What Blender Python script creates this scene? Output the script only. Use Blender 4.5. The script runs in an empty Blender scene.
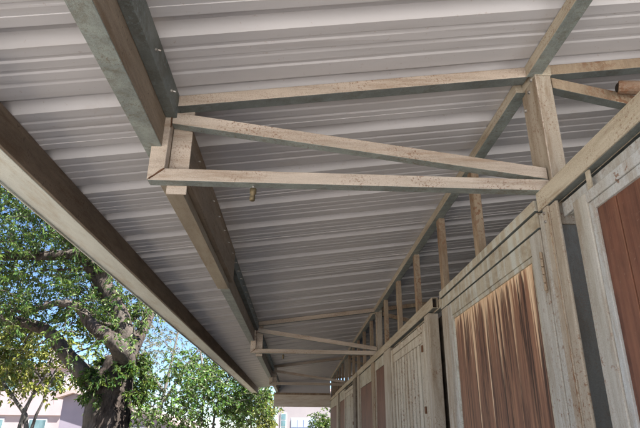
import bpy, bmesh, math, random
from mathutils import Vector, Matrix
random.seed(7)
SC = bpy.context.scene
COL = SC.collection
E = 1.55                      # eye height; heights below are metres above the eye unless noted
GZ = -E

# ------------------------------------------------------------------ materials
def new_mat(name):
    m = bpy.data.materials.new(name); m.use_nodes = True
    nt = m.node_tree; nt.nodes.clear()
    out = nt.nodes.new('ShaderNodeOutputMaterial')
    b = nt.nodes.new('ShaderNodeBsdfPrincipled')
    nt.links.new(b.outputs[0], out.inputs[0])
    return m, nt, b, out

class G:
    def __init__(s, nt): s.nt = nt
    def n(s, t, **k):
        o = s.nt.nodes.new(t)
        for a, v in k.items(): setattr(o, a, v)
        return o
    def l(s, a, b): s.nt.links.new(a, b)
    def pos(s, scale=(1, 1, 1)):
        g = s.n('ShaderNodeNewGeometry'); m = s.n('ShaderNodeMapping')
        s.l(g.outputs['Position'], m.inputs[0]); m.inputs['Scale'].default_value = scale
        return m.outputs[0]
    def noise(s, vec, scale, detail=4, rough=.55):
        n = s.n('ShaderNodeTexNoise'); n.inputs['Scale'].default_value = scale
        n.inputs['Detail'].default_value = detail; n.inputs['Roughness'].default_value = rough
        s.l(vec, n.inputs['Vector']); return n.outputs['Fac']
    def ramp(s, fac, a, b, ca=(0, 0, 0, 1), cb=(1, 1, 1, 1)):
        r = s.n('ShaderNodeValToRGB'); e = r.color_ramp.elements
        e[0].position = a; e[1].position = b; e[0].color = ca; e[1].color = cb
        s.l(fac, r.inputs[0]); return r.outputs[0]
    def mix(s, fac, a, b, mode='MIX'):
        m = s.n('ShaderNodeMix', data_type='RGBA', blend_type=mode)
        for sock, v in ((m.inputs[0], fac), (m.inputs[6], a), (m.inputs[7], b)):
            if isinstance(v, (int, float)): sock.default_value = v
            elif isinstance(v, tuple): sock.default_value = v if len(v) == 4 else (*v, 1)
            else: s.l(v, sock)
        return m.outputs[2]
    def math(s, op, a, b=0., c=None):
        m = s.n('ShaderNodeMath', operation=op)
        for i, v in enumerate((a, b, c)):
            if v is None: continue
            if isinstance(v, (int, float)): m.inputs[i].default_value = v
            else: s.l(v, m.inputs[i])
        return m.outputs[0]
    def bump(s, h, bs, strength=.3, dist=.004):
        b = s.n('ShaderNodeBump'); b.inputs['Strength'].default_value = strength
        b.inputs['Distance'].default_value = dist
        s.l(h, b.inputs['Height']); s.l(b.outputs[0], bs.inputs['Normal'])

def metal(name, base, dark, speck=(.20, .10, .055), amount=.62, stretch=(1, 1, 1), rough=.75,
          metallic=0., drip=None, sp_scale=60, big=5.):
    m, nt, b, _ = new_mat(name); g = G(nt)
    p = g.pos(stretch); q = g.pos()
    n1 = g.noise(p, big, 5, .6)
    c = g.mix(g.ramp(n1, .38, .64), dark, base)
    n1b = g.noise(p, big * 7, 4, .7)
    c = g.mix(g.math('MULTIPLY', g.ramp(n1b, .35, .75), .45), c, tuple(min(1, x * 1.22) for x in base))
    if drip is not None:
        d = g.noise(g.pos((1, 16, .9)), 1.0, 4, .6)
        c = g.mix(g.math('MULTIPLY', g.ramp(d, .48, .60), .8), c, drip)
    patch = g.ramp(g.noise(q, 3.5, 4, .65), .44, .60)
    stn = g.ramp(g.noise(p, big * 1.7, 6, .72), .50, .66)
    c = g.mix(g.math('MULTIPLY', stn, .62), c, tuple(.5 * a for a in (dark[0] * 1.5, dark[1] * 1.22, dark[2] * .95)))
    spk = g.ramp(g.noise(q, sp_scale, 3, .7), amount, amount + .06)
    c = g.mix(g.math('MULTIPLY', g.math('MULTIPLY', spk, patch), .85), c, speck)
    gr = g.math('MULTIPLY', g.ramp(g.noise(q, sp_scale * 2.6, 3, .8), .50, .60), g.ramp(g.noise(p, 4, 4, .65), .40, .62))
    c = g.mix(g.math('MULTIPLY', gr, .55), c, tuple(.55 * a + .45 * b_ for a, b_ in zip(speck, dark)))
    fine = g.noise(q, 340, 2, .8)
    c = g.mix(.22, c, g.ramp(fine, .3, .7, (.25, .22, .2, 1), (.9, .9, .88, 1)), 'OVERLAY')
    g.l(c, b.inputs['Base Color'])
    b.inputs['Roughness'].default_value = rough; b.inputs['Metallic'].default_value = metallic
    b.inputs['Specular IOR Level'].default_value = .3
    h = g.math('ADD', g.math('MULTIPLY', spk, .8), g.math('MULTIPLY', fine, .6))
    h = g.math('ADD', h, g.math('MULTIPLY', n1b, .8))
    g.bump(h, b, .35, .0025)
    return m

TAN_X = metal('dusty_tan_paint_x', (.55, .475, .405), (.36, .30, .245), stretch=(.25, 1, 2.5), amount=.56, sp_scale=130)
TAN_Y = metal('dusty_tan_paint_y', (.50, .455, .37), (.33, .285, .215), stretch=(1, .25, 2.5), amount=.56, sp_scale=90)
TAN_YD = metal('dusty_drip_paint', (.45, .41, .33), (.30, .265, .20), stretch=(1, .5, 1), drip=(.52, .54, .50), amount=.60)
TAN_Z = metal('dusty_tan_paint_z', (.46, .415, .35), (.30, .25, .19), stretch=(2, 2, .3), amount=.57, sp_scale=95)
STUD = metal('rusty_stud_paint', (.36, .29, .21), (.22, .165, .115), stretch=(2, 2, .4), amount=.5, sp_scale=40)
GREY_Z = metal('grey_frame_paint', (.47, .455, .42), (.31, .285, .24), stretch=(2, 2, .25), amount=.60, sp_scale=45)
PALE_B = metal('pale_bluish_paint', (.46, .475, .48), (.36, .345, .31), stretch=(2, 2, .3), amount=.62, sp_scale=30)
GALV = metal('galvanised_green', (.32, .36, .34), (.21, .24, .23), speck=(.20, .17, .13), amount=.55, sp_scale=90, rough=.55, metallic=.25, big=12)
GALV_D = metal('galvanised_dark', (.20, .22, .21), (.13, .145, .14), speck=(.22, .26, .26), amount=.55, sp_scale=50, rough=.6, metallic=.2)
BROWN = metal('brown_primer', (.33, .265, .20), (.22, .175, .13), speck=(.06, .03, .02), amount=.6, stretch=(1, .3, 2))
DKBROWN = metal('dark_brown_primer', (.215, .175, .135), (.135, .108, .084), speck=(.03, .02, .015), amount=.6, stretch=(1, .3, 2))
SPLICE = metal('tan_primer', (.36, .32, .25), (.25, .215, .165), stretch=(1, .2, 2), amount=.6)
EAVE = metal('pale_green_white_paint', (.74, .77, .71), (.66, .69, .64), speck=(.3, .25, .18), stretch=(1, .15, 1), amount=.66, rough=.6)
BOARD = metal('weathered_cream_board', (.72, .66, .58), (.62, .55, .47), stretch=(.3, 1, 3), amount=.62)
CREAM = metal('worn_cream_slat_paint', (.55, .51, .43), (.40, .35, .28), stretch=(2, 2, .25), amount=.54, sp_scale=48)
TAN_RUST = metal('rusted_tan_pipe', (.30, .22, .16), (.17, .11, .075), amount=.48, sp_scale=60)
RUST = metal('rust', (.17, .085, .045), (.09, .045, .025), amount=.5)
STEEL = metal('zinc_steel', (.45, .44, .42), (.3, .28, .26), amount=.6, rough=.4, metallic=.6)
BRASS = metal('tarnished_brass', (.19, .15, .085), (.10, .08, .05), amount=.6, rough=.45, metallic=.5)
BLACK = metal('dark_void_fill', (.03, .028, .026), (.02, .018, .016), amount=.7)  # near black fill, the dark of hollows and gaps put into its colour
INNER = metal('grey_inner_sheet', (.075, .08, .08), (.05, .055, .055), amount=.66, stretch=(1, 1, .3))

INNER2 = metal('dark_grey_steel', (.165, .175, .17), (.13, .135, .13), amount=.66, stretch=(1, 1, .3))
def roof_mat():
    m, nt, b, _ = new_mat('painted_roof_sheet'); g = G(nt)
    n = g.noise(g.pos((.4, 2.5, 1)), 2.2, 4, .6)
    c = g.mix(g.ramp(n, .3, .7), (.515, .505, .515), (.585, .57, .58))
    d = g.noise(g.pos((.7, 9, 1)), 1.3, 5, .65)
    c = g.mix(g.math('MULTIPLY', g.ramp(d, .55, .72), .22), c, (.33, .29, .26))
    sp = g.ramp(g.noise(g.pos((1, 1, 1)), 1.7, 6, .75), .60, .74)
    c = g.mix(g.math('MULTIPLY', sp, .3), c, (.36, .27, .20))
    s = g.ramp(g.noise(g.pos(), 45, 4, .7), .64, .70)
    c = g.mix(g.math('MULTIPLY', s, .35), c, (.28, .17, .11))
    g.l(c, b.inputs['Base Color']); b.inputs['Roughness'].default_value = .42
    b.inputs['Specular IOR Level'].default_value = .4
    g.bump(g.noise(g.pos(), 9, 3), b, .15, .01)
    return m
ROOF = roof_mat()

def wood_red(name, streaks, ztop=0.655 + E):
    m, nt, b, _ = new_mat(name); g = G(nt)
    fine = g.noise(g.pos((1, 42, 1.6)), 1.0, 6, .65)
    med = g.noise(g.pos((1, 13, .55)), 1.0, 4, .6)
    c = g.mix(g.ramp(med, .35, .68), (.07, .034, .024), (.24, .115, .07))
    c = g.mix(g.math('MULTIPLY', g.ramp(fine, .42, .68), .75), c, (.42, .215, .12))
    c = g.mix(g.math('MULTIPLY', g.ramp(g.noise(g.pos((1, 34, 1.3)), 1., 5, .7), .52, .60), .85), c, (.025, .012, .009))
    h = fine
    if streaks:
        geo = g.n('ShaderNodeNewGeometry'); sx = g.n('ShaderNodeSeparateXYZ'); g.l(geo.outputs['Position'], sx.inputs[0])
        depth = g.math('SUBTRACT', ztop, sx.outputs[2])               # metres below the panel's top
        st = g.noise(g.pos((1, 21, .42)), 1.0, 4, .62)
        st2 = g.noise(g.pos((1, 95, 2.2)), 1.0, 4, .7)
        v = g.math('ADD', g.math('MULTIPLY', st, .8), g.math('MULTIPLY', st2, .28))
        th = g.math('ADD', g.math('SUBTRACT', .545, g.math('MULTIPLY', g.math('POWER', 2.718, g.math('MULTIPLY', depth, -30.)), .10)), g.math('ADD', g.math('MULTIPLY', depth, .27), g.math('MULTIPLY', g.math('SUBTRACT', g.noise(g.pos((0, 3.2, 0)), 1.7, 1), .5), .16)))
        k = g.math('MULTIPLY', g.math('SUBTRACT', v, th), 16.); k = g.math('MINIMUM', g.math('MAXIMUM', k, 0.), 1.)
        lt = g.mix(g.ramp(g.noise(g.pos((1, 90, 2)), 1, 3), .35, .65), (.52, .30, .16), (.86, .66, .45))
        ls = g.math('ADD', g.math('MULTIPLY', g.noise(g.pos((1, 12.5, .12)), 1.0, 2, .5), .82), g.math('MULTIPLY', st2, .20))
        k2 = g.math('MULTIPLY', g.math('SUBTRACT', ls, g.math('ADD', .565, g.math('MULTIPLY', depth, .115))), 26.)
        k2 = g.math('MINIMUM', g.math('MAXIMUM', k2, 0.), 1.)
        c = g.mix(g.math('MAXIMUM', k, k2), c, lt)
    else:
        c = g.mix(.5, c, (.125, .055, .038), 'MIX')
        c = g.mix(g.math('MULTIPLY', g.ramp(med, .35, .65), .5), c, (.06, .018, .012))
        s = g.ramp(g.noise(g.pos(), 60, 4, .75), .64, .68)
        c = g.mix(g.math('MULTIPLY', s, .5), c, (.30, .20, .15))
        w = g.ramp(g.noise(g.pos((1, 1, .5)), 8, 5, .7), .4, .7)
        c = g.mix(g.math('MULTIPLY', w, .6), c, (.24, .10, .06))
    g.l(c, b.inputs['Base Color']); b.inputs['Roughness'].default_value = .62
    b.inputs['Specular IOR Level'].default_value = .3
    g.bump(h, b, .5, .003)
    return m
WOOD_S = wood_red('streaked_red_wood', True)
WOOD_R = wood_red('red_brown_board', False)

def bark_mat(name, base, dark, sc=1.):
    m, nt, b, _ = new_mat(name); g = G(nt)
    n = g.noise(g.pos((11 * sc, 11 * sc, 3.2 * sc)), 1.5, 8, .75)
    n2 = g.noise(g.pos(), 2.5, 3)
    c = g.mix(g.ramp(n, .40, .62), dark, base)
    c = g.mix(g.math('MULTIPLY', g.ramp(n2, .4, .7), .4), c, (.24, .22, .19))
    g.l(c, b.inputs['Base Color']); b.inputs['Roughness'].default_value = .9
    b.inputs['Specular IOR Level'].default_value = .15
    g.bump(n, b, 1., .05)
    return m
BARK = bark_mat('furrowed_bark', (.115, .092, .08), (.022, .017, .015))
BARK2 = bark_mat('smooth_grey_bark', (.25, .24, .23), (.12, .11, .10), 2)

def leaf_mat(name, cols, trans=.24):
    m, nt, b, out = new_mat(name); g = G(nt)
    geo = g.n('ShaderNodeNewGeometry')
    r = g.n('ShaderNodeValToRGB'); r.color_ramp.interpolation = 'LINEAR'
    els = r.color_ramp.elements
    while len(els) < len(cols): els.new(.5)
    for i, c in enumerate(cols):
        els[i].position = i / (len(cols) - 1); els[i].color = (*c, 1)
    g.l(geo.outputs['Random Per Island'], r.inputs[0])
    g.l(r.outputs[0], b.inputs['Base Color']); b.inputs['Roughness'].default_value = .45
    b.inputs['Specular IOR Level'].default_value = .35
    t = g.n('ShaderNodeBsdfTranslucent')
    tc = g.mix(.5, r.outputs[0], (.22, .30, .03)); g.l(tc, t.inputs[0])
    mx = g.n('ShaderNodeMixShader'); mx.inputs[0].default_value = trans
    g.l(b.outputs[0], mx.inputs[1]); g.l(t.outputs[0], mx.inputs[2]); g.l(mx.outputs[0], out.inputs[0])
    return m
LEAF1 = leaf_mat('dark_green_leaf', [(.016, .045, .012), (.032, .085, .018), (.075, .14, .028), (.12, .16, .035), (.03, .075, .022)])
LEAF2 = leaf_mat('yellow_green_leaf', [(.08, .12, .02), (.17, .20, .035), (.28, .28, .06), (.13, .12, .04), (.06, .11, .025)])
LEAF3 = leaf_mat('mid_green_leaf', [(.02, .065, .014), (.055, .13, .022), (.12, .20, .035), (.035, .09, .022), (.13, .13, .07)])
LEAF4 = leaf_mat('grey_green_leaf', [(.05, .08, .06), (.11, .14, .10), (.18, .17, .15), (.08, .11, .06), (.20, .15, .14)])

def plain(name, a, bcol, rough=.85, scale=6., stretch=(1, 1, 1), bump=.2, dist=.01, spec=.25):
    m, nt, b, _ = new_mat(name); g = G(nt)
    n = g.noise(g.pos(stretch), scale, 6, .6)
    g.l(g.mix(g.ramp(n, .35, .65), a, bcol), b.inputs['Base Color'])
    b.inputs['Roughness'].default_value = rough; b.inputs['Specular IOR Level'].default_value = spec
    g.bump(g.noise(g.pos(), scale * 12, 3), b, bump, dist)
    return m
CONC = plain('pale_concrete', (.54, .52, .50), (.63, .61, .59), scale=1.2)
DIRT = plain('shaded_gravel_ground', (.19, .16, .12), (.28, .24, .19), scale=.7, bump=.6)  # gravel toned darker, with the trees' shade put into its colour
MAT = plain('bounce_damping_floor', (.075, .07, .065), (.115, .11, .10), scale=2., bump=.6)
STUCCO = plain('pink_stucco', (.36, .30, .31), (.41, .34, .35), scale=.8)
STUCCO_L = plain('shaded_stucco', (.22, .20, .25), (.26, .235, .29), scale=.8)  # purplish shade on the gable wall is put into this colour
ROOFTILE = plain('pale_pink_roof', (.34, .27, .26), (.40, .32, .31), scale=3, stretch=(1, 6, 1))
WHITEW = plain('white_stucco', (.27, .25, .265), (.30, .28, .29), scale=.8)
GDOOR = plain('pale_blue_garage_paint', (.30, .37, .52), (.34, .41, .56), scale=1.5, rough=.5)
TRIMW = plain('white_trim', (.72, .72, .72), (.80, .80, .80), scale=3)
def glass_mat():
    m, nt, b, _ = new_mat('teal_window_glass'); g = G(nt)
    n = g.noise(g.pos((1, 1, .6)), 1.5, 3)
    g.l(g.mix(g.ramp(n, .4, .6), (.06, .12, .14), (.14, .24, .27)), b.inputs['Base Color'])
    b.inputs['Roughness'].default_value = .08; b.inputs['Specular IOR Level'].default_value = .8
    return m
GLASS = glass_mat()

# ------------------------------------------------------------------ mesh helpers
class MB:
    def __init__(s): s.v = []; s.f = []; s.m = []
    def add(s, vs, fs, mi=0):
        o = len(s.v); s.v += [tuple(v) for v in vs]
        for i, f in enumerate(fs):
            s.f.append(tuple(o + k for k in f)); s.m.append(mi[i] if isinstance(mi, (list, tuple)) else mi)
    def box(s, x0, x1, y0, y1, z0, z1, mi=0, mb=None, mt=None):
        # mi side material, mb bottom material, mt top
        vs = [(x, y, z) for z in (z0, z1) for y in (y0, y1) for x in (x0, x1)]
        fs = [(0, 2, 3, 1), (4, 5, 7, 6), (0, 1, 5, 4), (1, 3, 7, 5), (3, 2, 6, 7), (2, 0, 4, 6)]
        mb = mi if mb is None else mb; mt = mi if mt is None else mt
        s.add(vs, fs, [mb, mt, mi, mi, mi, mi]); return s
    def prism(s, pts, y0, y1, mi=0, mb=None):
        # polygon in XZ (counter-clockwise seen from -Y), extruded along Y
        n = len(pts)
        vs = [(p[0], y0, p[1]) for p in pts] + [(p[0], y1, p[1]) for p in pts]
        fs = [tuple(range(n)), tuple(range(2 * n - 1, n - 1, -1))]; ms = [mi, mi]
        for i in range(n):
            j = (i + 1) % n
            fs.append((j, i, n + i, n + j))
            dx, dz = pts[j][0] - pts[i][0], pts[j][1] - pts[i][1]
            down = (-dx) < 0 and abs(dx) > abs(dz)          # outward normal (dz,-dx) points down
            ms.append(mb if (mb is not None and down) else mi)
        s.add(vs, fs, ms); return s
    def tube(s, pts, rads, seg=10, mi=0, cap=True, jit=0.):
        pts = [Vector(p) for p in pts]; n = len(pts); up = Vector((.31, .17, .93)); rings = []
        for i, p in enumerate(pts):
            t = (pts[min(i + 1, n - 1)] - pts[max(i - 1, 0)]).normalized()
            u = t.cross(up)
            if u.length < .05: u = t.cross(Vector((1, 0, 0)))
            u.normalize(); w = t.cross(u)
            rings.append([p + (u * math.cos(a) + w * math.sin(a)) * rads[i] * (1 + jit * random.uniform(-1, 1))
                          for a in [2 * math.pi * k / seg for k in range(seg)]])
        vs = [v for r in rings for v in r]; fs = []
        for i in range(n - 1):
            for k in range(seg):
                a, b = i * seg + k, i * seg + (k + 1) % seg
                fs.append((a, b, b + seg, a + seg))
        if cap: fs += [tuple(range(seg - 1, -1, -1)), tuple(range((n - 1) * seg, n * seg))]
        s.add(vs, fs, mi); return s

def build(mb, name, mats, parent=None, base=(0, 0, 0), bevel=0., smooth=False):
    """base: point (world x, y, height above eye) of the parent's origin"""
    me = bpy.data.meshes.new(name)
    me.from_pydata([(v[0] - base[0], v[1] - base[1], v[2] - base[2]) for v in mb.v], [], mb.f)
    mats = mats if isinstance(mats, (list, tuple)) else [mats]
    for m in mats: me.materials.append(m)
    me.polygons.foreach_set('material_index', mb.m)
    if smooth: me.polygons.foreach_set('use_smooth', [True] * len(me.polygons))
    me.update()
    o = bpy.data.objects.new(name, me); COL.objects.link(o)
    if parent is None: o.location = (base[0], base[1], base[2] + E)
    else: o.parent = parent
    if bevel:
        bm = bmesh.new(); bm.from_mesh(me); bmesh.ops.recalc_face_normals(bm, faces=bm.faces); bm.to_mesh(me); bm.free()
        b = o.modifiers.new('bevel', 'BEVEL'); b.width = bevel; b.segments = 2; b.limit_method = 'ANGLE'; b.angle_limit = math.radians(40)
        b.use_clamp_overlap = True
    return o

def tag(o, label=None, cat=None, group=None, kind=None):
    if label: o['label'] = label
    if cat: o['category'] = cat
    if group: o['group'] = group
    if kind: o['kind'] = kind
    elif label: o['kind'] = 'thing'
    return o
def thing(name, label, cat, base, group=None):
    o = bpy.data.objects.new(name, None); COL.objects.link(o)
    o.location = (base[0], base[1], base[2] + E); o.empty_display_size = .2
    return tag(o, label, cat, group)
def copy_thing(o, dloc, label, group=None):
    r = o.copy(); COL.objects.link(r); r.location = o.location + Vector(dloc); r['label'] = label
    if group: r['group'] = group
    for ch in [c for c in o.children]:
        c = ch.copy(); COL.objects.link(c); c.parent = r
        for gch in ch.children:
            d = gch.copy(); COL.objects.link(d); d.parent = c
    return r

def RZ(x): return 1.368 + .136 * x          # underside of the roof sheets

# ------------------------------------------------------------------ ground
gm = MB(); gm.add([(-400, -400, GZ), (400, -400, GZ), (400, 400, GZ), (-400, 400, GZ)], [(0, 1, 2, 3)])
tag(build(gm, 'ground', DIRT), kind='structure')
gm = MB(); gm.box(-1.7, 5.6, -.9, 17.8, GZ - .1, GZ + .03)
tag(build(gm, 'pavement', CONC, bevel=.01), kind='structure')
gm = MB(); gm.box(-9, 9, -16, -.92, GZ - .1, GZ + .04)
tag(build(gm, 'bounce_slab', CONC, bevel=.01), kind='structure')  # unseen pale slab behind the camera, added to bounce light onto the roof
gm = MB(); gm.box(-1.25, 5.2, -.7, 17.5, GZ + .031, GZ + .045)
tag(build(gm, 'path', MAT, bevel=.004), kind='structure')  # unseen dark floor layer, added to keep bounce light off the roof pans

# ------------------------------------------------------------------ roof
def roof_profile(y0, y1):
    P = .4; pts = []
    k = math.floor((y0 - 1.575) / P)
    while 1.575 + k * P < y1 + P:
        b = 1.575 + k * P                        # far foot of the major rib
        if k % 2 == 0: pts += [(b - .152, 0), (b - .151, -.003), (b - .107, -.003)]
        pts += [(b - .105, 0), (b - .090, .050), (b - .028, .050), (b, 0)]
        for c in (.062, .132, .202):
            pts += [(b + c - .014, 0), (b + c - .010, .0038), (b + c + .005, .0038), (b + c + .014, 0)]
        k += 1
    pts = [p for p in pts if y0 <= p[0] <= y1]
    return pts
rm = MB()
prof = roof_profile(-1.22, 17.3)
xs = [-1.40 + 6.6 * i / 14 for i in range(15)]
vs = []; fs = []; nx = len(xs)
for (y, h) in prof:
    for x in xs: vs.append((x, y + random.uniform(-.0005, .0005), RZ(x) + h + random.uniform(-.0012, .0012)))
for i in range(len(prof) - 1):
    for j in range(nx - 1):
        a = i * nx + j; fs.append((a, a + 1, a + nx + 1, a + nx))
N = len(vs); vs += [(v[0], v[1], v[2] + .0012) for v in vs]
fs += [tuple(reversed([k + N for k in f])) for f in fs]
rm.add(vs, fs)
tag(build(rm, 'metal_roof', ROOF), 'pale lilac grey ribbed metal roof sheeting over the whole stable row', 'roof')

# ------------------------------------------------------------------ eave beam
EB = (-1.3, 7, RZ(-1.3) - .13)
eb = thing('eave_beam', 'pale painted metal eave beam along the open edge of the roof', 'beam', EB)
m = MB(); zt = RZ(-1.39) - .002
m.box(-1.378, -1.222, -1.2, 4.55, 1.045, zt, 0); m.box(-1.376, -1.224, 4.554, 17.35, 1.047, zt, 0)
build(m, 'soffit', EAVE, eb, EB, .003)
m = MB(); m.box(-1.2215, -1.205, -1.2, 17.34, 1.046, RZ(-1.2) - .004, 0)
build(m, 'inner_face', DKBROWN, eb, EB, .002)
m = MB(); m.box(-1.384, -1.3785, -1.2, 17.36, 1.036, zt + .01, 0)
build(m, 'drip_lip', EAVE, eb, EB)

# ------------------------------------------------------------------ purlin line (C beam, one length per truss bay)
TY = [-1.0, 1.926, 6.95, 11.93, 16.9]
def c_beam(y0, y1, label, splice):
    b = (-.6, (y0 + y1) / 2, 1.05)
    t = thing('roof_beam', label, 'beam', b, 'steel beams carrying the roof sheets between the trusses')
    m = MB()
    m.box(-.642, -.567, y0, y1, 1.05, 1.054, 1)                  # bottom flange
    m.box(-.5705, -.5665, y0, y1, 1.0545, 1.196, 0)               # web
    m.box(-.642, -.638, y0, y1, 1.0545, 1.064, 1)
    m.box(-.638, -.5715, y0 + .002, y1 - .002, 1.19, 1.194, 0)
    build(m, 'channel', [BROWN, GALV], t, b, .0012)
    m = MB(); m.box(-.5660, -.522, y0 + .001, y1 - .001, 1.185, RZ(-.53), 0)
    build(m, 'upper_angle', GALV_D, t, b, .002)
    y = y0 + .2
    while y < y1:
        m = MB(); m.tube([(-.5225, y, 1.225), (-.515, y, 1.225)], [.006, .006], 6)
        m.tube([(-.512, y, 1.225), (-.503, y + .003, 1.223)], [.0035, .0035], 6)
        build(m, 'screw', STEEL, t, b); y += .245
    if splice:
        m = MB(); m.box(-.628, -.546, y0 + .06, y0 + 2.12, 1.0, 1.0490, 0)
        m.box(-.5645, -.546, y0 + .06, y0 + 2.12, 1.0495, 1.1845, 1)
        m.box(-.521, -.515, y0 + .06, y0 + 2.12, 1.05, RZ(-.515) - .003, 1)
        m.box(-.5455, -.5215, y0 + .06, y0 + 2.12, 1.05, 1.056, 1)
        o = build(m, 'splice_sleeve', [SPLICE, BROWN], t, b, .002)
    return t
c_beam(TY[0] - .1, TY[1] + .012, 'nearest steel roof beam, green galvanised underside and brown side with screws', False)
c_beam(TY[1] + .016, TY[2] + .03, 'roof beam between the first and second truss, tan sleeve on its near half', True)
c_beam(TY[2] + .034, TY[3] + .03, 'dark roof beam beyond the second truss', False)
c_beam(TY[3] + .034, TY[4] + .4, 'farthest short looking roof beam near the end board', False)

# ------------------------------------------------------------------ trusses
def make_truss(Y, label):
    b = (.2, Y, .9)
    t = thing('roof_truss', label, 'truss', b, 'welded steel roof trusses across the aisle')
    y0, y1 = Y, Y + .052
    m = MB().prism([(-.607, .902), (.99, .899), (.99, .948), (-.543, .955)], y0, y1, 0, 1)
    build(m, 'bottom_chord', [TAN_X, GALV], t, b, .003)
    m = MB().prism([(-.609, .905), (-.5445, .9565), (-.540, RZ(-.54) - .003), (-.607, RZ(-.607) - .003)], y0 - .0005, y1 - .002, 0, 0)
    build(m, 'end_post', [TAN_X], t, b, .003)
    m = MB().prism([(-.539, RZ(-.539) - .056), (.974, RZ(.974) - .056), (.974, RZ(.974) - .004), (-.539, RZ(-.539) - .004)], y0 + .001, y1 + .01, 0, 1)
    build(m, 'top_chord', [TAN_X, GALV_D], t, b, .003)  # darker galvanised underside: its shadow is put into the colour
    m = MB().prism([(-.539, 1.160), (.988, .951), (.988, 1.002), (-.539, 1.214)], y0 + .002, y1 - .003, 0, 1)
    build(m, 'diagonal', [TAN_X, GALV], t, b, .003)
    # weld beads
    for (x, z, dx, dz) in ((-.541, 1.14, 0, .075), (-.60, .908, .055, .045)):
        m = MB(); pts = [(x + dx * k / 7 + random.uniform(-.001, .001), y0 - .0015, z + dz * k / 7) for k in range(8)]
        m.tube(pts, [random.uniform(.0022, .0042) for _ in pts], 6)
        build(m, 'weld', RUST, t, b, smooth=True)
    # cleat behind the chord
    m = MB().box(-.542, -.462, Y + .0535, Y + .0615, .868, RZ(-.5) - .02, 0)
    build(m, 'cleat', TAN_Z if False else TAN_X, t, b, .002)
    # inner half beyond the wall line
    m = MB().prism([(1.075, RZ(1.075) - .056), (4.9, RZ(4.9) - .056), (4.9, RZ(4.9) - .004), (1.075, RZ(1.075) - .004)], y0 + .001, y1, 0, 1)
    build(m, 'inner_top_chord', [STUD, GALV_D], t, b, .003)
    m = MB().prism([(1.075, 1.392), (2.5, 1.07), (2.5, 1.124), (1.075, 1.446)], y0 + .002, y1, 0, 1)
    build(m, 'inner_diagonal', [STUD, GALV_D], t, b, .003)
    m = MB().prism([(1.075, .90), (4.9, .90), (4.9, .95), (1.075, .95)], y0 + .003, y1, 0, 1)
    build(m, 'inner_bottom_chord', [STUD, GALV_D], t, b, .003)
    return t
tr1 = make_truss(TY[1], 'nearest steel truss, its tan tubes forming a wedge across the aisle')
copy_thing(tr1, (0, TY[2] - TY[1], 0), 'second truss from the camera, small and brown beyond the wooden door')
copy_thing(tr1, (0, TY[3] - TY[1], 0), 'third truss from the camera, small and dark near the far end')
# end truss with its closing board
te = copy_thing(tr1, (0, TY[4] - TY[1], 0), 'last truss of the row, right behind the cream end board')
b = (.15, 16.8, .66)
t = thing('end_board', 'wide cream board closing the far end under the last truss', 'board', b)
m = MB().box(-.70, .975, 16.80, 16.84, .655, 1.0); build(m, 'panel', BOARD, t, b, .004)
m = MB().prism([(-.64, 1.046), (.955, 1.046), (.955, RZ(.955) - .004), (-.64, RZ(-.64) - .004)], 16.81, 16.815); build(m, 'gable_sheet', ROOF, t, b)
m = MB().box(-.70, .975, 16.775, 16.798, .99, 1.045); build(m, 'top_batten', STUD, t, b, .003)
m = MB().box(-.705, -.66, 16.845, 16.9, .60, 1.05); build(m, 'corner_strip', TAN_Z, t, b, .003)

# hanging bolts under the bottom chords
def hang(Y, label):
    b = (-.195, Y + .03, .9)
    t = thing('hanging_plug', label, 'plug', b, 'small plugs hanging under the truss chords')
    m = MB(); m.tube([(-.195, Y + .03, .903), (-.195, Y + .03, .888)], [.006, .006], 8)
    build(m, 'stem', STEEL, t, b, smooth=True)
    m = MB(); m.tube([(-.195, Y + .03, .890), (-.195, Y + .03, .887), (-.195, Y + .03, .868), (-.196, Y + .031, .864), (-.197, Y + .032, .85), (-.197, Y + .032, .838), (-.197, Y + .032, .836)],
                     [.009, .0135, .0135, .010, .0115, .0105, .005], 12)
    build(m, 'barrel', BRASS, t, b, smooth=True)
    return t
h1 = hang(TY[1], 'little tarnished brass plug hanging under the nearest truss')
copy_thing(h1, (0, TY[2] - TY[1], 0), 'tiny dark plug hanging under the second truss')

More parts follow.
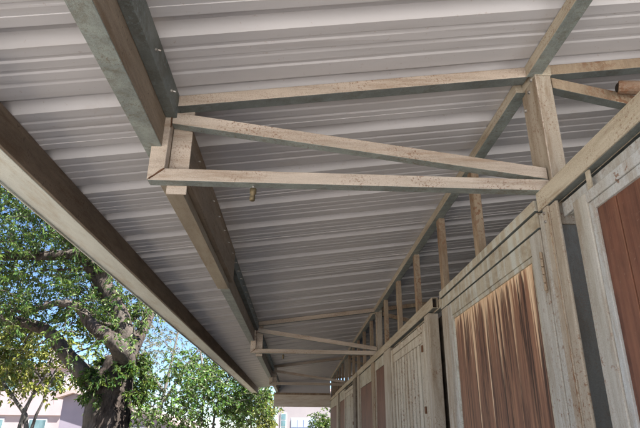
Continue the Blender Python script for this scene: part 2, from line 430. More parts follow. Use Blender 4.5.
# ------------------------------------------------------------------ wall plate, posts, studs
b = (1.0, 7, 1.46)
prev = -3.05
names = ['nearest length of wall plate above the first stalls, ending on the bolted post',
         'long wall plate resting on the studs from the bolted post to the second post',
         'wall plate over the far stalls between second and third post', 'last wall plate near the end board']
posts = [TY[1], TY[2], TY[3], TY[4]]
for i, (y0, y1) in enumerate(((-1.05, TY[1] - .0), (TY[1] + .115, TY[2] + .0), (TY[2] + .115, TY[3]), (TY[3] + .115, TY[4]))):
    b = (1.0, (y0 + y1) / 2, 1.46)
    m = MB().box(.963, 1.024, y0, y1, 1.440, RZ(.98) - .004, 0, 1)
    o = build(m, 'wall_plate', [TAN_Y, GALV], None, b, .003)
    tag(o, names[i], 'beam', 'steel plates along the top of the stall wall')
def make_post(Y, label):
    b = (1.02, Y + .04, GZ)
    t = thing('steel_post', label, 'post', b, 'steel posts in the stall wall')
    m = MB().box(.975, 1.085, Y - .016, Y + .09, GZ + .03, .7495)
    build(m, 'lower_column', INNER2, t, b, .004)  # darker grey lower length of the post, widened to fill the door gap
    m = MB().box(.995, 1.061, Y - .02, Y + .10, .75, 1.438)
    build(m, 'column', [TAN_Z], t, b, .004)
    m = MB().box(.9905, 1.066, Y - .024, Y + .112, 1.4385, RZ(.99) - .008)
    build(m, 'cap', TAN_Y, t, b, .003)
    m = MB().box(1.0, 1.04, Y + .102, Y + .145, .905, 1.43)
    build(m, 'side_angle', TAN_Z, t, b, .003)
    m = MB(); pts = [(.9935, Y - .021, .92 + k * .02) for k in range(27)]
    m.tube(pts, [random.uniform(.002, .004) for _ in pts], 6); build(m, 'weld', TAN_X, t, b, smooth=True)
    for (yy, zz) in ((.055, 1.40), (.125, 1.35), (.02, 1.44)):
        m = MB(); xx = .995 if yy < .11 else 1.0
        m.tube([(xx, Y + yy, zz), (xx - .008, Y + yy, zz)], [.009, .007], 6); build(m, 'bolt', STEEL, t, b)
    return t
p1 = make_post(TY[1], 'nearest tan steel post with bolt heads, standing where the first truss meets the wall')
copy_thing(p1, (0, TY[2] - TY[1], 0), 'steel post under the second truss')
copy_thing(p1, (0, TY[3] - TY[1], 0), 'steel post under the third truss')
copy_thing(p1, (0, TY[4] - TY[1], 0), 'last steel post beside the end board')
ORD = ['first', 'second', 'third', 'fourth', 'fifth', 'sixth', 'seventh', 'eighth', 'ninth', 'tenth', 'eleventh', 'twelfth', 'thirteenth', 'fourteenth', 'fifteenth', 'sixteenth', 'seventeenth', 'eighteenth']
SY = [2.82, 3.60, 4.47, 5.36, 6.22]
y = 7.55
while y < 16.6:
    if abs(y - TY[3]) > .3: SY.append(y)
    y += .86
stud0 = None
for i, y in enumerate(SY):
    if stud0 is None:
        b = (1.01, y, .4); m = MB().box(.988, 1.032, y, y + .075, .2, 1.4395)
        stud0 = build(m, 'wall_stud', STUD, None, b, .003); o = stud0
    else:
        o = stud0.copy(); COL.objects.link(o); o.location.y += y - SY[0]; 
    tag(o, 'rusty brown upright between stall header and roof, %s beyond the bolted post' % ORD[i], 'stud', 'short uprights above the stall fronts')

# ------------------------------------------------------------------ stall fronts
WX = .945
def track(y0, y1, label, zt=.90, zb=.822, x0=WX, x1=.988):
    b = (x0 + .02, (y0 + y1) / 2, zb)
    t = thing('door_track', label, 'track', b, 'square tube tracks over the sliding doors')
    w = .005; m = MB()
    m.box(x0, x1, y0, y1, zt - w, zt, 0); m.box(x0, x0 + w, y0, y1, zb, zt - w - .0005, 0)
    m.box(x1 - w, x1, y0, y1, zb, zt - w - .0005, 0); m.box(x0 + w + .0005, x1 - w - .0005, y0, y1, zb, zb + w, 0, 1)
    build(m, 'rail', [TAN_Y, GALV_D], t, b, .0015)
    m = MB().box(x0 + w, x1 - w, y1 - .05, y1 - .045, zb + w, zt - w); build(m, 'end_void', BLACK, t, b)  # black plate painted as the dark inside of the tube end
    m = MB().box(x0 + w, x1 - w, y0 + .04, y0 + .045, zb + w, zt - w); build(m, 'end_void', BLACK, t, b)
    return t
track(-1.0, 1.968, 'nearest pale sliding door track with rust freckles, stopping at the bolted post')
track(3.79, 9.0, 'sliding door track with a dark open end above the slatted cream door')
track(9.09, 14.4, 'farther sliding door track beyond the joint over the far stalls')

# near bay: header, sliding red door, opening, jamb
def hrail(name, y0, y1, z0, z1, x0, x1, label, mats):
    b = (x0, (y0 + y1) / 2, z0)
    o = build(MB().box(x0, x1, y0, y1, z0, z1, 0, len(mats) - 1), name, mats, None, b, .003)
    return tag(o, label, 'rail')
hrail('header_rail', -1.0, 1.838, .752, .806, .978, .990, 'thin pale header rail behind the nearest door track', [PALE_B])

def framed_door(name, y0, y1, z0, z1, x, wst, wtop, pm, fm, label, cat, group=None, seams=(), inner=.03, wst_far=None, wbot=.1):
    b = (x, (y0 + y1) / 2, z0)
    t = thing(name, label, cat, b, group); wf = wst_far or wst
    th = .034
    m = MB()
    m.box(x, x + th, y0, y0 + wst - inner, z0, z1, 0)
    build(m, 'stile', [fm[0]], t, b, .003)
    m = MB().box(x, x + th, y1 - wf + inner, y1, z0, z1, 0); build(m, 'stile', [fm[0]], t, b, .003)
    m = MB().box(x, x + th, y0 + wst - inner + .001, y1 - wf + inner - .001, z1 - wtop + inner, z1, 0); build(m, 'top_rail', [fm[1]], t, b, .003)
    m = MB().box(x, x + th, y0 + wst - inner + .001, y1 - wf + inner - .001, z0, z0 + wbot, 0); build(m, 'bottom_rail', [fm[1]], t, b, .003)
    # inner stop moulding, set back
    m = MB(); xi = x + .006; a0, a1 = y0 + wst - inner + .0015, y1 - wf + inner - .0015; c1 = z1 - wtop + inner - .001
    m.box(xi, xi + .025, a0, a0 + inner, z0 + wbot, c1, 0); m.box(xi, xi + .025, a1 - inner, a1, z0 + wbot, c1, 0)
    m.box(xi, xi + .025, a0 + inner + .0005, a1 - inner - .0005, c1 - inner, c1, 0)
    build(m, 'stop_moulding', [fm[2]], t, b, .002)
    m = MB(); edges = [y0 + wst] + list(seams) + [y1 - wf]
    for i in range(len(edges) - 1):
        m.box(x + .014 + .0022 * (i % 2), x + .028, edges[i] + .0022 if i else edges[i] + .0005, edges[i + 1] - .0022, z0 + wbot, z1 - wtop - .0005, 0)
    build(m, 'panel', [pm], t, b, .0015)
    return t
near_door = framed_door('sliding_door', .12, 1.712, GZ + .06, .752, .948, .119, .068, WOOD_R, (GREY_Z, PALE_B, PALE_B),
    'nearest sliding stall door with plain red brown boards in a pale metal frame', 'door', 'stall doors', seams=(.33, .56, .79, 1.02, 1.26, 1.485))
b = (.948, .9, .752)
for yy in (.3, 1.60):
    m = MB().box(.955, .963, yy - .012, yy + .012, .7525, .83)
    o = build(m, 'roller_hanger', TAN_Y, near_door, (.948, (.12 + 1.712) / 2, GZ + .06), .002)
# upper run of the same wall toward the camera
framed_door('fixed_wall_panel', -1.0, .02, GZ + .06, .752, .956, .119, .068, WOOD_R, (GREY_Z, PALE_B, PALE_B),
    'fixed red brown wall panel behind the camera side of the first door', 'panel', seams=(-.65, -.3))

def jamb(y0, y1, label, ztop=.815, x0=.950):
    b = (x0, (y0 + y1) / 2, GZ + .03)
    t = thing('door_jamb', label, 'jamb', b, 'door jambs in the stall wall')
    w = y1 - y0
    build(MB().box(x0, x0 + .012, y0, y0 + w * .36, GZ + .03, ztop), 'stop', TAN_Z, t, b, .004)
    build(MB().box(x0 - .006, x0 + .012, y0 + w * .36 + .001, y1 - w * .34, GZ + .03, ztop + .003), 'face', TAN_Z, t, b, .004)
    build(MB().box(x0 + .002, x0 + .013, y1 - w * .34 + .001, y1, GZ + .03, ztop), 'flange', GREY_Z, t, b, .004)
    m = MB(); pts = [(x0 - .0065, y0 + w * .38 + random.uniform(-.002, .002), GZ + .1 + k * .02) for k in range(int((ztop - GZ - .1) / .02))]
    m.tube(pts, [random.uniform(.0012, .0034) for _ in pts], 5); build(m, 'rust_bead', STUD, t, b, smooth=True)
    for zz in (.795, .76):
        m = MB(); m.tube([(x0 - .006, y0 + w * .55, zz), (x0 - .012, y0 + w * .55, zz)], [.007, .006], 8); build(m, 'bolt', STEEL, t, b)
    return t
jamb(1.828, 1.985, 'tan jamb with a rusty weld seam between the dark opening and the hinged wooden door')
hrail('opening_header', 1.713, 1.827, .752, .80, .9915, 1.03, 'short rail over the narrow dark opening by the nearest door', [TAN_YD])

# dark opening: the wall behind
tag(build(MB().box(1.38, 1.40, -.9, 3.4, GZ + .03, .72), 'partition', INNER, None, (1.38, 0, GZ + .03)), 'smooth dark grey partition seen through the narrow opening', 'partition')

# bay with the streaked wooden door
hrail('header_rail', 1.99, 3.57, .836, .882, WX - .004, .985, 'upper weathered header rail over the streaked wooden door', [TAN_YD, GALV_D])
hrail('header_rail', 1.99, 3.57, .764, .829, WX + .002, .985, 'lower weathered header rail over the streaked wooden door', [TAN_YD, GALV_D])
hrail('header_backer', 1.99, 3.569, .8292, .8358, .956, .984, 'dark joint strip between the two header rails', [BLACK])
wd = framed_door('hinged_door', 1.99, 3.42, GZ + .06, .757, WX + .004, .125, .100, WOOD_S, (GREY_Z, TAN_YD, TAN_YD),
    'hinged stall door of red wood with pale streaks bleached down from its top', 'door', 'stall doors', inner=.022, wst_far=.10)
b = (WX + .004, (1.99 + 3.42) / 2, GZ + .06)
for zc in (.60, -.2, -1.1):
    m = MB(); kn = []
    for k in range(5):
        z = zc + .06 - k * .032
        m.tube([(WX - .006, 1.988, z), (WX - .006, 1.988, z - .027)], [.0055, .0055], 10)
    m.box(WX + .001, WX + .0036, 1.992, 2.008, zc - .10, zc + .06)
    build(m, 'hinge', STUD, wd, b, smooth=False)
tag(build(MB().box(.950, .988, 3.424, 3.57, GZ + .03, .762), 'door_jamb', TAN_Z, None, (.95, 3.5, GZ + .03), .004),
    'far jamb of the streaked wooden door', 'jamb', 'door jambs in the stall wall')

# slatted cream door bay
def slatted(y0, y1, label, dz=0.):
    x = WX; b = (x, (y0 + y1) / 2, GZ + .06); zt = .775 + dz
    t = thing('slatted_door', label, 'door', b, 'slatted sliding doors')
    build(MB().box(x, x + .055, y0, y0 + .10, GZ + .06, zt), 'stile', CREAM, t, b, .004)
    build(MB().box(x, x + .055, y1 - .09, y1, GZ + .06, zt), 'stile', CREAM, t, b, .004)
    build(MB().box(x + .001, x + .05, y0 + .101, y1 - .091, zt - .055, zt - .001), 'top_rail', CREAM, t, b, .004)
    build(MB().box(x + .008, x + .05, y0 + .101, y1 - .091, zt - .13, zt - .058), 'second_rail', CREAM, t, b, .004)
    build(MB().box(x + .001, x + .05, y0 + .101, y1 - .091, GZ + .07, GZ + .2), 'bottom_rail', CREAM, t, b, .004)
    n = 10; a0, a1 = y0 + .12, y1 - .10
    for k in range(n):
        c = a0 + (a1 - a0) * (k + .5) / n; w = (a1 - a0) / n * .32
        build(MB().box(x + .012, x + .036, c - w, c + w, GZ + .2, zt - .131), 'slat', CREAM, t, b, .004)
    build(MB().box(x + .042, x + .046, a0 - .01, a1 + .005, GZ + .2, zt - .132), 'backing', BLACK, t, b)  # black sheet, shade between the slats put into its colour
    for zc in (zt - .16, zt - .6):
        build(MB().box(x - .012, x - .001, y0 + .075, y0 + .105, zc - .05, zc), 'latch', RUST, t, b, .002)
    return t
tag(build(MB().box(WX, 1.02, 3.93, 4.075, GZ + .03, .815), 'door_jamb', TAN_Z, None, (WX, 4.03, GZ + .03), .005),
    'weathered jamb at the near side of the slatted cream door', 'jamb', 'door jambs in the stall wall')
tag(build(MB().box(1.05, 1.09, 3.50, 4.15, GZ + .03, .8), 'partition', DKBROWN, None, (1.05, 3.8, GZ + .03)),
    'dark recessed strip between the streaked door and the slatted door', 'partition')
slatted(4.08, 5.66, 'near slatted cream stall door under the open ended track')
def red_panel(y0, y1, zt, label, mat=WOOD_R):
    x = WX + .012; b = (x, (y0 + y1) / 2, GZ + .05)
    t = thing('boarded_stall_front', label, 'panel', b, 'red boarded stall panels')
    build(MB().box(x + .012, x + .03, y0 + .035, y1 - .035, GZ + .05, zt), 'board', mat, t, b, .002)
    m = MB().box(x, x + .035, y0, y0 + .034, GZ + .05, zt + .08); build(m, 'frame', TAN_Z, t, b, .003)
    m = MB().box(x, x + .035, y1 - .034, y1, GZ + .05, zt + .08); build(m, 'frame', TAN_Z, t, b, .003)
    m = MB().box(x + .001, x + .034, y0 + .0345, y1 - .0345, zt + .0005, .815); build(m, 'head', TAN_YD, t, b, .003)
    return t
for (y0, y1, lab) in ((5.70, 6.12, 'rusty jamb just past the near slatted door'), (6.98, 7.22, 'rusty jamb between the two small red panels')):
    tag(build(MB().box(WX - .004, WX + .05, y0, y1, GZ + .03, .815), 'door_jamb', TAN_Z if y0 < 6 else STUD, None, (WX, y0, GZ + .03), .005), lab, 'jamb', 'door jambs in the stall wall')
red_panel(6.14, 6.96, .70, 'narrow orange red panel past the slatted cream door')
red_panel(7.24, 8.70, .615, 'wider dark red panel before the second track joint')
tag(build(MB().box(WX - .004, WX + .05, 8.72, 8.98, GZ + .03, .815), 'door_jamb', TAN_Z, None, (WX, 8.8, GZ + .03), .005), 'pale jamb just before the track joint', 'jamb', 'door jambs in the stall wall')
tag(build(MB().box(WX - .02, WX + .05, 9.12, 9.5, GZ + .03, .815), 'door_jamb', DKBROWN, None, (WX, 9.3, GZ + .03), .005), 'dark brown jamb just past the track joint', 'jamb', 'door jambs in the stall wall')
slatted(9.6, 11.5, 'second slatted cream stall door, small and far beyond the red panels', -.02)
red_panel(11.6, 13.0, .62, 'far red panel past the second slatted door')
tag(build(MB().box(WX - .02, WX + .05, 13.05, 13.6, GZ + .03, .80), 'door_jamb', TAN_Z, None, (WX, 13.3, GZ + .03), .005), 'farthest pale jamb beside the end of the track', 'jamb', 'door jambs in the stall wall')
red_panel(13.65, 16.6, .60, 'last dark red panel at the far end of the stall wall')
hrail('header_rail', 3.58, 14.6, .818, .885, .992, 1.03, 'long dusty header rail behind the far tracks', [TAN_Y, GALV_D])
hrail('header_rail', 14.61, 16.88, .818, .885, WX, .99, 'last header rail over the farthest red panel', [TAN_Y, GALV_D])
hrail('header_rail', -1., 1.90, .84, .885, 1.0, 1.04, 'header rail hidden behind the nearest track', [TAN_Y, GALV_D])

# rusty pipe resting inside, seen above the near track
b = (1.33, 1.75, 1.36); m = MB()
m.tube([(1.335, 1.885, 1.372), (1.34, 1.883, 1.371), (2.4, 1.72, 1.275), (4.9, 1.4, 1.05)], [.028, .030, .030, .030], 14)
m.tube([(1.333, 1.885, 1.372), (1.336, 1.885, 1.372)], [.020, .020], 14, 1)
tag(build(m, 'rusty_pipe', [TAN_RUST, BLACK], None, b, smooth=False), 'short end of a rusty pipe poking out above the nearest track', 'pipe')

# back wall of the stalls
b = (5.0, 7, GZ)
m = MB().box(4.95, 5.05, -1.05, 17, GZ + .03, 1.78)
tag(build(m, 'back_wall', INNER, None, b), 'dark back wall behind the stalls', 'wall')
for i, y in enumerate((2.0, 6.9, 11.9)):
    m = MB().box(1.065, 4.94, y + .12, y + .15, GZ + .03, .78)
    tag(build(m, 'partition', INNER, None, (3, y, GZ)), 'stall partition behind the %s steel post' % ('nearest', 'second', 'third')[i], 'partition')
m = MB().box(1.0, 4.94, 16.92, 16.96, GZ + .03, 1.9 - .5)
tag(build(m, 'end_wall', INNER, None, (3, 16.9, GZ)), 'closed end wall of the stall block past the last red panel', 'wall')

# ------------------------------------------------------------------ vegetation
def leaf(mb, p, d, L, W, roll=None):
    """a folded leaf: four faces-ish, two triangles each side of the midrib"""
    d = d.normalized(); u = d.cross(Vector((random.uniform(-1, 1), random.uniform(-1, 1), random.uniform(.2, 1))))
    if u.length < 1e-3: u = Vector((1, 0, 0))
    u.normalize(); w = u.cross(d)
    a = p; t = p + d * L + Vector((0, 0, -.15 * L)); mid = p + d * L * .48
    l = mid + u * W * .5 + w * W * .22; r = mid - u * W * .5 + w * W * .22
    o = len(mb.v); mb.v += [tuple(a), tuple(l), tuple(t), tuple(r)]
    mb.f += [(o, o + 1, o + 2), (o, o + 2, o + 3)]; mb.m += [0, 0]

def rdir(zb=0.):
    v = Vector((random.gauss(0, 1), random.gauss(0, 1), random.gauss(0, 1) * .7 + zb))
    return v.normalized() if v.length > 1e-3 else Vector((0, 0, 1))

def sprig(lm, tm, p, d, length, nl, L, W, droop=.5):
    """a twig with leaves along it"""
    q = Vector(p); d = Vector(d); pts = [q.copy()]; step = length / 5
    for k in range(5):
        d = (d + Vector((random.uniform(-.25, .25), random.uniform(-.25, .25), -droop * .25 + random.uniform(-.1, .1)))).normalized()
        q = q + d * step; pts.append(q.copy())
    tm.tube(pts, [max(.0015, .006 * (1 - k / 6)) for k in range(6)], 4, cap=False)
    for k in range(nl):
        t = random.uniform(.1, 1) * 5; i = min(4, int(t)); s = pts[i].lerp(pts[i + 1], t - i)
        ld = ((pts[i + 1] - pts[i]).normalized() * .6 + rdir(-.15)).normalized()
        leaf(lm, s, ld, L * random.uniform(.65, 1.2), W * random.uniform(.7, 1.2))

def limb(tm, pts, r0, r1, seg=10, sub=4):
    P = [Vector(p) for p in pts]; out = []
    n = len(P)
    for i in range(n - 1):
        p0, p1, p2, p3 = P[max(i - 1, 0)], P[i], P[i + 1], P[min(i + 2, n - 1)]
        for k in range(sub):
            t = k / sub
            out.append(.5 * ((2 * p1) + (p2 - p0) * t + (2 * p0 - 5 * p1 + 4 * p2 - p3) * t * t + (3 * p1 - p0 - 3 * p2 + p3) * t ** 3))
    out.append(P[-1]); m = len(out)
    if not isinstance(r0, (list, tuple)): rr = [r0 + (r1 - r0) * (i / (m - 1)) ** .8 for i in range(m)]
    else:
        rr = []
        for i in range(m):
            t = i / (m - 1) * (len(r0) - 1); j = min(len(r0) - 2, int(t)); rr.append(r0[j] + (r0[j + 1] - r0[j]) * (t - j))
    tm.tube(out, [r * random.uniform(.95, 1.06) for r in rr], seg, jit=.05)
    return out

# big tree in the yard
random.seed(21)
TB = (-2.62, 8., GZ)
big = thing('shade_tree', 'large old tree with a thick furrowed trunk, curving limbs and dark green leaves', 'tree', TB)
tk = MB(); nodes = []
nodes += limb(tk, [(-2.66, 8, GZ - .1), (-2.62, 8, GZ + .5), (-2.60, 8, -.4), (-2.60, 8, .3), (-2.58, 8, .6), (-2.52, 8, .95)], [.48, .37, .34, .30, .26, .20], 0, 18, 5)
main = limb(tk, [(-2.52, 8, .55), (-2.45, 8, 1.05), (-2.70, 8.05, 1.65), (-3.15, 8.1, 2.25), (-3.8, 8.2, 2.95), (-4.6, 8.4, 3.6), (-5.3, 8.6, 4.6)], [.19, .145, .125, .115, .10, .085, .06], 0, 14, 5)
l1 = limb(tk, [(-2.62, 7.9, .45), (-2.84, 7.65, .66), (-3.15, 7.6, .95), (-3.42, 7.6, 1.22), (-3.75, 7.55, 1.34), (-4.2, 7.5, 1.42), (-5.0, 7.3, 1.8)], [.16, .115, .10, .085, .07, .055, .03], 0, 12, 5)
l2 = limb(tk, [(-2.38, 7.75, .85), (-2.42, 7.4, 1.05), (-2.76, 7.4, 1.27), (-3.0, 7.4, 1.52), (-3.32, 7.4, 1.58), (-3.7, 7.35, 1.46), (-4.3, 7.2, 1.5)], [.15, .115, .085, .06, .048, .036, .02], 0, 12, 5)
l3 = limb(tk, [(-2.45, 8.05, .95), (-2.36, 8.4, 1.5), (-2.3, 8.8, 2.2), (-2.3, 9.1, 3.1), (-2.1, 9.4, 4.2)], [.12, .085, .075, .06, .03], 0, 10, 4)
l4 = limb(tk, [(-3.0, 8.1, 2.1), (-2.9, 7.7, 2.8), (-3.0, 7.2, 3.6), (-2.9, 6.6, 4.6)], [.13, .10, .08, .03], 0, 10, 4)
l5 = limb(tk, [(-3.4, 8.1, 2.5), (-4.0, 7.9, 2.4), (-4.7, 7.6, 2.3), (-5.4, 7.2, 2.5)], [.09, .07, .05, .02], 0, 8, 4)
subs = []
def side_branches(path, n, ln, r, start=.25):
    for _ in range(n):
        i = random.randint(int(len(path) * start), len(path) - 1); p = path[i]
        d = rdir(.25); d.x = -abs(d.x) if p.x > -2.9 else d.x; q = p.copy(); pts = [tuple(q)]
        for k in range(4):
            d = (d + Vector((random.uniform(-.35, .35), random.uniform(-.35, .35), random.uniform(-.25, .2)))).normalized()
            q = q + d * ln / 4 * random.uniform(.7, 1.2); pts.append(tuple(q))
        subs.append(limb(tk, pts, r, r * .25, 6, 2))
side_branches(main, 16, 1.5, .035); side_branches(l1, 9, 1.0, .022); side_branches(l2, 8, .9, .02)
side_branches(l3, 11, 1.4, .03); side_branches(l4, 10, 1.4, .03); side_branches(l5, 8, 1.0, .02)
to = build(tk, 'trunk', BARK, big, TB, smooth=True)
rmod = to.modifiers.new('join', 'REMESH'); rmod.mode = 'VOXEL'; rmod.voxel_size = .022; rmod.use_smooth_shade = True
lm = MB(); tw = MB()
def clump(c, r, n, nl, L, W, lm=None, tw=None, droop=.6, ln=.32):
    c = Vector(c)
    if c.y < 17.5 and c.x > -1.95 and c.z < 3.2: return
    if c.y < 10.4 and c.x < -2.7 and c.z < 1.5 and c.y > 6 and L < .085 and random.random() < .55: return
    if c.y < 7.7 and c.x < -2.2 and c.z < 2.3 and random.random() < .35: return
    for _ in range(n):
        d = rdir(.1); p = c + d * r * random.random() ** .5 * Vector((1, 1, .8)).length / 1.6
        sprig(lm, tw, p, (d + rdir()).normalized(), ln * random.uniform(.7, 1.2), nl, L, W, droop)
for path in subs:
    for i in range(2, len(path), 2):
        if random.random() < .9: clump(path[i], .24, 6, 19, .064, .026, lm, tw)
for path, f in ((main, .35), (l1, .5), (l2, .5), (l3, .5), (l4, .6), (l5, .7)):
    for i in range(int(len(path) * .45), len(path)):
        if random.random() < f: clump(path[i], .26, 5, 17, .064, .026, lm, tw)
# wider canopy volume
k = 0
while k < 270:
    p = Vector((random.uniform(-6.6, -2.2), random.uniform(6.2, 10.2), random.uniform(1.1, 4.8)))
    v = ((p.x + 4.2) / 2.7) ** 2 + ((p.y - 8.2) / 2.3) ** 2 + ((p.z - 2.9) / 2.1) ** 2
    if p.z < 1.75 and p.x < -3.2: continue
    if v > 1 or math.sin(p.x * 2.9) * math.sin(p.y * 2.3 + 1) * math.sin(p.z * 2.7) < -.12: continue
    clump(p, .34, 8, 18, .066, .027, lm, tw); k += 1
# shoots bunched round the fork
for _ in range(70):
    a = random.uniform(0, 6.28); z = random.uniform(.42, .98); r = .20 + .13 * math.sin((z - .30) / .70 * math.pi)
    p = Vector((-2.52 + math.cos(a) * r * 1.05, 7.92 + math.sin(a) * r, z))
    for _ in range(4): sprig(lm, tw, p, (Vector((math.cos(a), math.sin(a), random.uniform(-.5, .6)))), .22, 13, .07, .028, .8)
build(lm, 'crown', LEAF1, big, TB); build(tw, 'twigs', BARK, big, TB)

def small_tree(name, label, base, trunks, crown, nclump, leafm, bark, L, W, ns=6, nl=14, cr=.3, ln=.35, group=None, gap=-.2):
    t = thing(name, label, 'tree', base, group); tk = MB(); paths = []
    for (pts, r0, r1) in trunks: paths.append(limb(tk, pts, r0, r1, 8, 3))
    lm = MB(); tw = MB(); (cx, cy, cz, rx, ry, rz) = crown; k = 0; s = random.uniform(0, 6)
    while k < nclump:
        p = Vector((random.uniform(-1, 1), random.uniform(-1, 1), random.uniform(-1, 1)))
        if p.length > 1: continue
        q = Vector((cx + p.x * rx, cy + p.y * ry, cz + p.z * rz))
        if math.sin(q.x * 3.1 + s) * math.sin(q.y * 2.6 + s) * math.sin(q.z * 3.3 + s) < gap: continue
        # a branch from the nearest trunk point
        best = min((a for pa in paths for a in pa), key=lambda a: (a - q).length + (2. if a.z > q.z else 0))
        if k % 3 == 0:
            mid = best.lerp(q, .5) + Vector((random.uniform(-.1, .1), random.uniform(-.1, .1), .08))
            tk.tube([best, mid, q], [.016 * r0 / .05, .01 * r0 / .05, .004], 5, cap=False)
        clump(q, cr, ns, nl, L, W, lm, tw, .4, ln); k += 1
    build(tk, 'trunk', bark, t, base, smooth=True); build(lm, 'crown', leafm, t, base); build(tw, 'twigs', bark, t, base)
    return t
small_tree('young_tree', 'young tree with yellow green leaves and thin leaning stems at the left edge', (-5.1, 11, GZ),
    [([(-5.2, 11, GZ), (-5.15, 11, 0), (-5.06, 11, .5), (-4.83, 11, 1.05), (-4.79, 11, 1.8)], .05, .02),
     ([(-5.1, 11.05, GZ), (-5.05, 11.05, 0), (-5.3, 11, .45), (-5.7, 11, .9), (-6.0, 11, 1.5)], .055, .02),
     ([(-5.0, 11.1, GZ), (-4.97, 11.1, 0), (-4.85, 11.1, .5), (-4.75, 11.15, 1.1)], .04, .015)],
    (-5.5, 11, 1.3, 1.05, 1.0, .66), 75, LEAF2, BARK2, .095, .05, 7, 13, .26)
small_tree('yard_tree', 'leafy green tree with two thin pale trunks standing beyond the eave', (-2.8, 18, GZ),
    [([(-3.0, 18, GZ), (-2.98, 18, 0), (-2.95, 18, 1.0), (-3.1, 18, 2.0), (-3.3, 18, 2.8)], .06, .02),
     ([(-2.6, 18, GZ), (-2.59, 18, 0), (-2.5, 18, .9), (-2.2, 18, 1.6)], .055, .02)],
    (-2.6, 18, 1.25, 1.75, 1.5, 1.25), 110, LEAF3, BARK2, .12, .06, 7, 12, .34, .4, 'yard trees beyond the eave', -.1)
small_tree('yard_tree', 'low bushy green tree low down beside the big trunk', (-4.3, 17, GZ),
    [([(-4.3, 17, GZ), (-4.3, 17, 0), (-4.2, 17, .8)], .06, .02)],
    (-4.1, 17, .55, 1.5, 1.2, .75), 42, LEAF3, BARK2, .12, .06, 6, 11, .34, .4, 'yard trees beyond the eave', -.1)
small_tree('yard_tree', 'tall sparse grey green tree letting blue sky through behind the others', (-5.2, 22, GZ),
    [([(-5.2, 22, GZ), (-5.2, 22, .6), (-5.0, 22, 2.2), (-4.8, 22, 4.0)], .11, .03),
     ([(-5.1, 22, 1.0), (-4.3, 22, 2.4), (-3.6, 22, 3.6)], .07, .02), ([(-5.1, 22, 1.3), (-6.2, 22, 2.6), (-7.2, 22, 4.2)], .07, .02)],
    (-5.2, 22, 3.3, 3.0, 2.2, 2.4), 90, LEAF4, BARK2, .13, .05, 6, 9, .42, .5, 'yard trees beyond the eave', -.05)
small_tree('yard_tree', 'green tree right at the far end of the eave', (-1.9, 24, GZ),
    [([(-1.9, 24, GZ), (-1.9, 24, .3), (-2.0, 24, 1.2)], .06, .02)],
    (-2.0, 24, .9, 1.0, 1.0, .95), 60, LEAF3, BARK2, .13, .065, 6, 11, .34, .4, 'yard trees beyond the eave', -.2)
small_tree('columnar_shrub', 'narrow yellow green shrub beside the white building', (-1.2, 22, GZ),
    [([(-1.2, 22, GZ), (-1.2, 22, 0), (-1.2, 22, .9)], .04, .02)],
    (-1.18, 22, .2, .26, .26, 1.05), 40, LEAF2, BARK2, .11, .05, 6, 12, .2, .25, None, -2)
small_tree('dark_shrub', 'dark green shrub in front of the white building past the stall wall', (.75, 19, GZ),
    [([(.75, 19, GZ), (.75, 19, 0), (.75, 19, .4)], .04, .02)],
    (.85, 19, -.2, .42, .4, .95), 55, LEAF1, BARK2, .10, .045, 6, 12, .2, .25, None, -2)

# ------------------------------------------------------------------ far buildings
b = (-19.5, 44, GZ)
t = thing('pink_house', 'two storey pink stucco house with a teal upstairs window at the left', 'house', b)
build(MB().box(-23, -16.35, 40.6, 47, GZ, 2.45), 'wall', STUCCO, t, b)
build(MB().box(-22.6, -16.75, 41.6, 46.5, 2.451, 4.1), 'upper_wall', STUCCO, t, b)
build(MB().box(-22.9, -16.5, 41.2, 46.8, 4.101, 4.35), 'roof', ROOFTILE, t, b)
build(MB().box(-23, -16.30, 40.45, 40.598, .85, 2.45), 'balcony_wall', STUCCO, t, b)
build(MB().box(-18.6, -18.0, 42, 42.6, 4.351, 5.6), 'chimney', STUCCO, t, b)
for (x0, x1, z0, z1, y) in ((-18.0, -17.0, 2.3, 3.5, 41.58), (-21.3, -20.3, 2.3, 3.5, 41.58), (-18.4, -17.3, -1.0, .55, 40.58), (-21.8, -20.2, -1.0, .55, 40.58)):
    f = build(MB().box(x0 - .08, x1 + .08, y - .04, y, z0 - .08, z1 + .08), 'window', TRIMW, t, b)
    build(MB().box(x0, x1, y - .06, y - .042, z0, z1), 'pane', GLASS, f, b)
b = (-9.5, 33, GZ)
t = thing('gabled_house', 'low house with walls toned in lilac grey shade and a pale pink sloping roof behind the big trunk', 'house', b)
m = MB().prism([(-12.2, GZ), (-6.4, GZ), (-6.4, .28), (-11.6, 1.72), (-12.2, 1.5)], 30.2, 36)
build(m, 'wall', STUCCO_L, t, b)
m = MB().prism([(-11.6, 1.73), (-6.0, .18), (-6.0, .36), (-11.6, 1.92), (-12.5, 1.62), (-12.5, 1.44)], 29.8, 36.3)
build(m, 'roof', ROOFTILE, t, b)
m = MB().box(-8.6, -7.6, 30.15, 30.198, -.9, .1); f = build(m, 'window', TRIMW, t, b)
build(MB().box(-8.5, -7.7, 30.13, 30.148, -.8, 0), 'pane', GLASS, f, b)
b = (.6, 40, GZ)
t = thing('white_building', 'white building with a pale blue paneled garage door beyond the far end', 'building', b)
build(MB().box(-1.35, 6.5, 40, 46, GZ, 2.6), 'wall', WHITEW, t, b)
build(MB().box(-1.6, 6.8, 39.8, 46.2, 2.601, 2.8), 'roof', ROOFTILE, t, b)
gd = MB()
for i in range(4):
    for j in range(4):
        gd.box(-.42 + j * .43, -.42 + j * .43 + .40, 39.95, 39.985, GZ + .1 + i * .56, GZ + .1 + i * .56 + .51)
gd.box(-.45, 1.32, 39.986, 39.998, GZ + .05, GZ + 2.4)
build(gd, 'garage_door', GDOOR, t, b, .01)
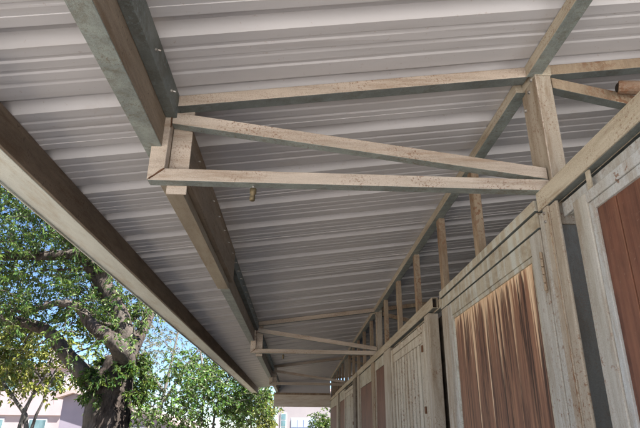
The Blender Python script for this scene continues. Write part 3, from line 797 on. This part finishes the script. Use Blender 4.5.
f = build(MB().box(-1.15, -.75, 39.95, 39.998, -.2, 1.15), 'window', TRIMW, t, b)
for i in range(3): build(MB().box(-1.10, -.80, 39.93, 39.948, -.15 + i * .43, .22 + i * .43), 'pane', GLASS, f, b)

# ------------------------------------------------------------------ camera
cam = bpy.data.cameras.new('camera'); co = bpy.data.objects.new('camera', cam); COL.objects.link(co)
R = Matrix(((0.99918, -0.02304, -0.0333), (-0.03949, -0.37258, -0.92716), (0.00896, 0.92771, -0.37319)))
co.matrix_world = Matrix.Translation((0, 0, E)) @ R.to_4x4()
cam.sensor_width = 36; cam.lens = 540 / 640 * 36; cam.clip_start = .05; cam.clip_end = 2000
SC.camera = co

# ------------------------------------------------------------------ light
EL, AZ = 56, 118             # sun elevation; azimuth clockwise from +Y (behind and to the left)
w = bpy.data.worlds.new('World'); SC.world = w; w.use_nodes = True
nt = w.node_tree; nt.nodes.clear()
sky = nt.nodes.new('ShaderNodeTexSky'); sky.sky_type = 'NISHITA'; sky.sun_disc = False
sky.sun_elevation = math.radians(EL); sky.sun_rotation = math.radians(AZ)
sky.altitude = 1500; sky.air_density = .85; sky.dust_density = .0; sky.ozone_density = 4.0
bg = nt.nodes.new('ShaderNodeBackground'); bg.inputs[1].default_value = .052
ow = nt.nodes.new('ShaderNodeOutputWorld'); nt.links.new(sky.outputs[0], bg.inputs[0]); nt.links.new(bg.outputs[0], ow.inputs[0])
sd = bpy.data.lights.new('sun', 'SUN'); sd.energy = 5.0; sd.angle = math.radians(.53); sd.color = (1, .95, .88)
so = bpy.data.objects.new('sun', sd); COL.objects.link(so)
e, a = math.radians(EL), math.radians(AZ)
dirv = Vector((math.sin(a) * math.cos(e), math.cos(a) * math.cos(e), math.sin(e)))
so.rotation_euler = dirv.to_track_quat('Z', 'Y').to_euler(); so.location = (0, -10, 20)
SC.view_settings.view_transform = 'Standard'; SC.view_settings.look = 'None'
SC.view_settings.gamma = 1; SC.view_settings.use_curve_mapping = False
SC.view_settings.exposure = 2.3
SC.cycles.max_bounces = 10; SC.cycles.diffuse_bounces = 6; SC.cycles.use_denoising = True
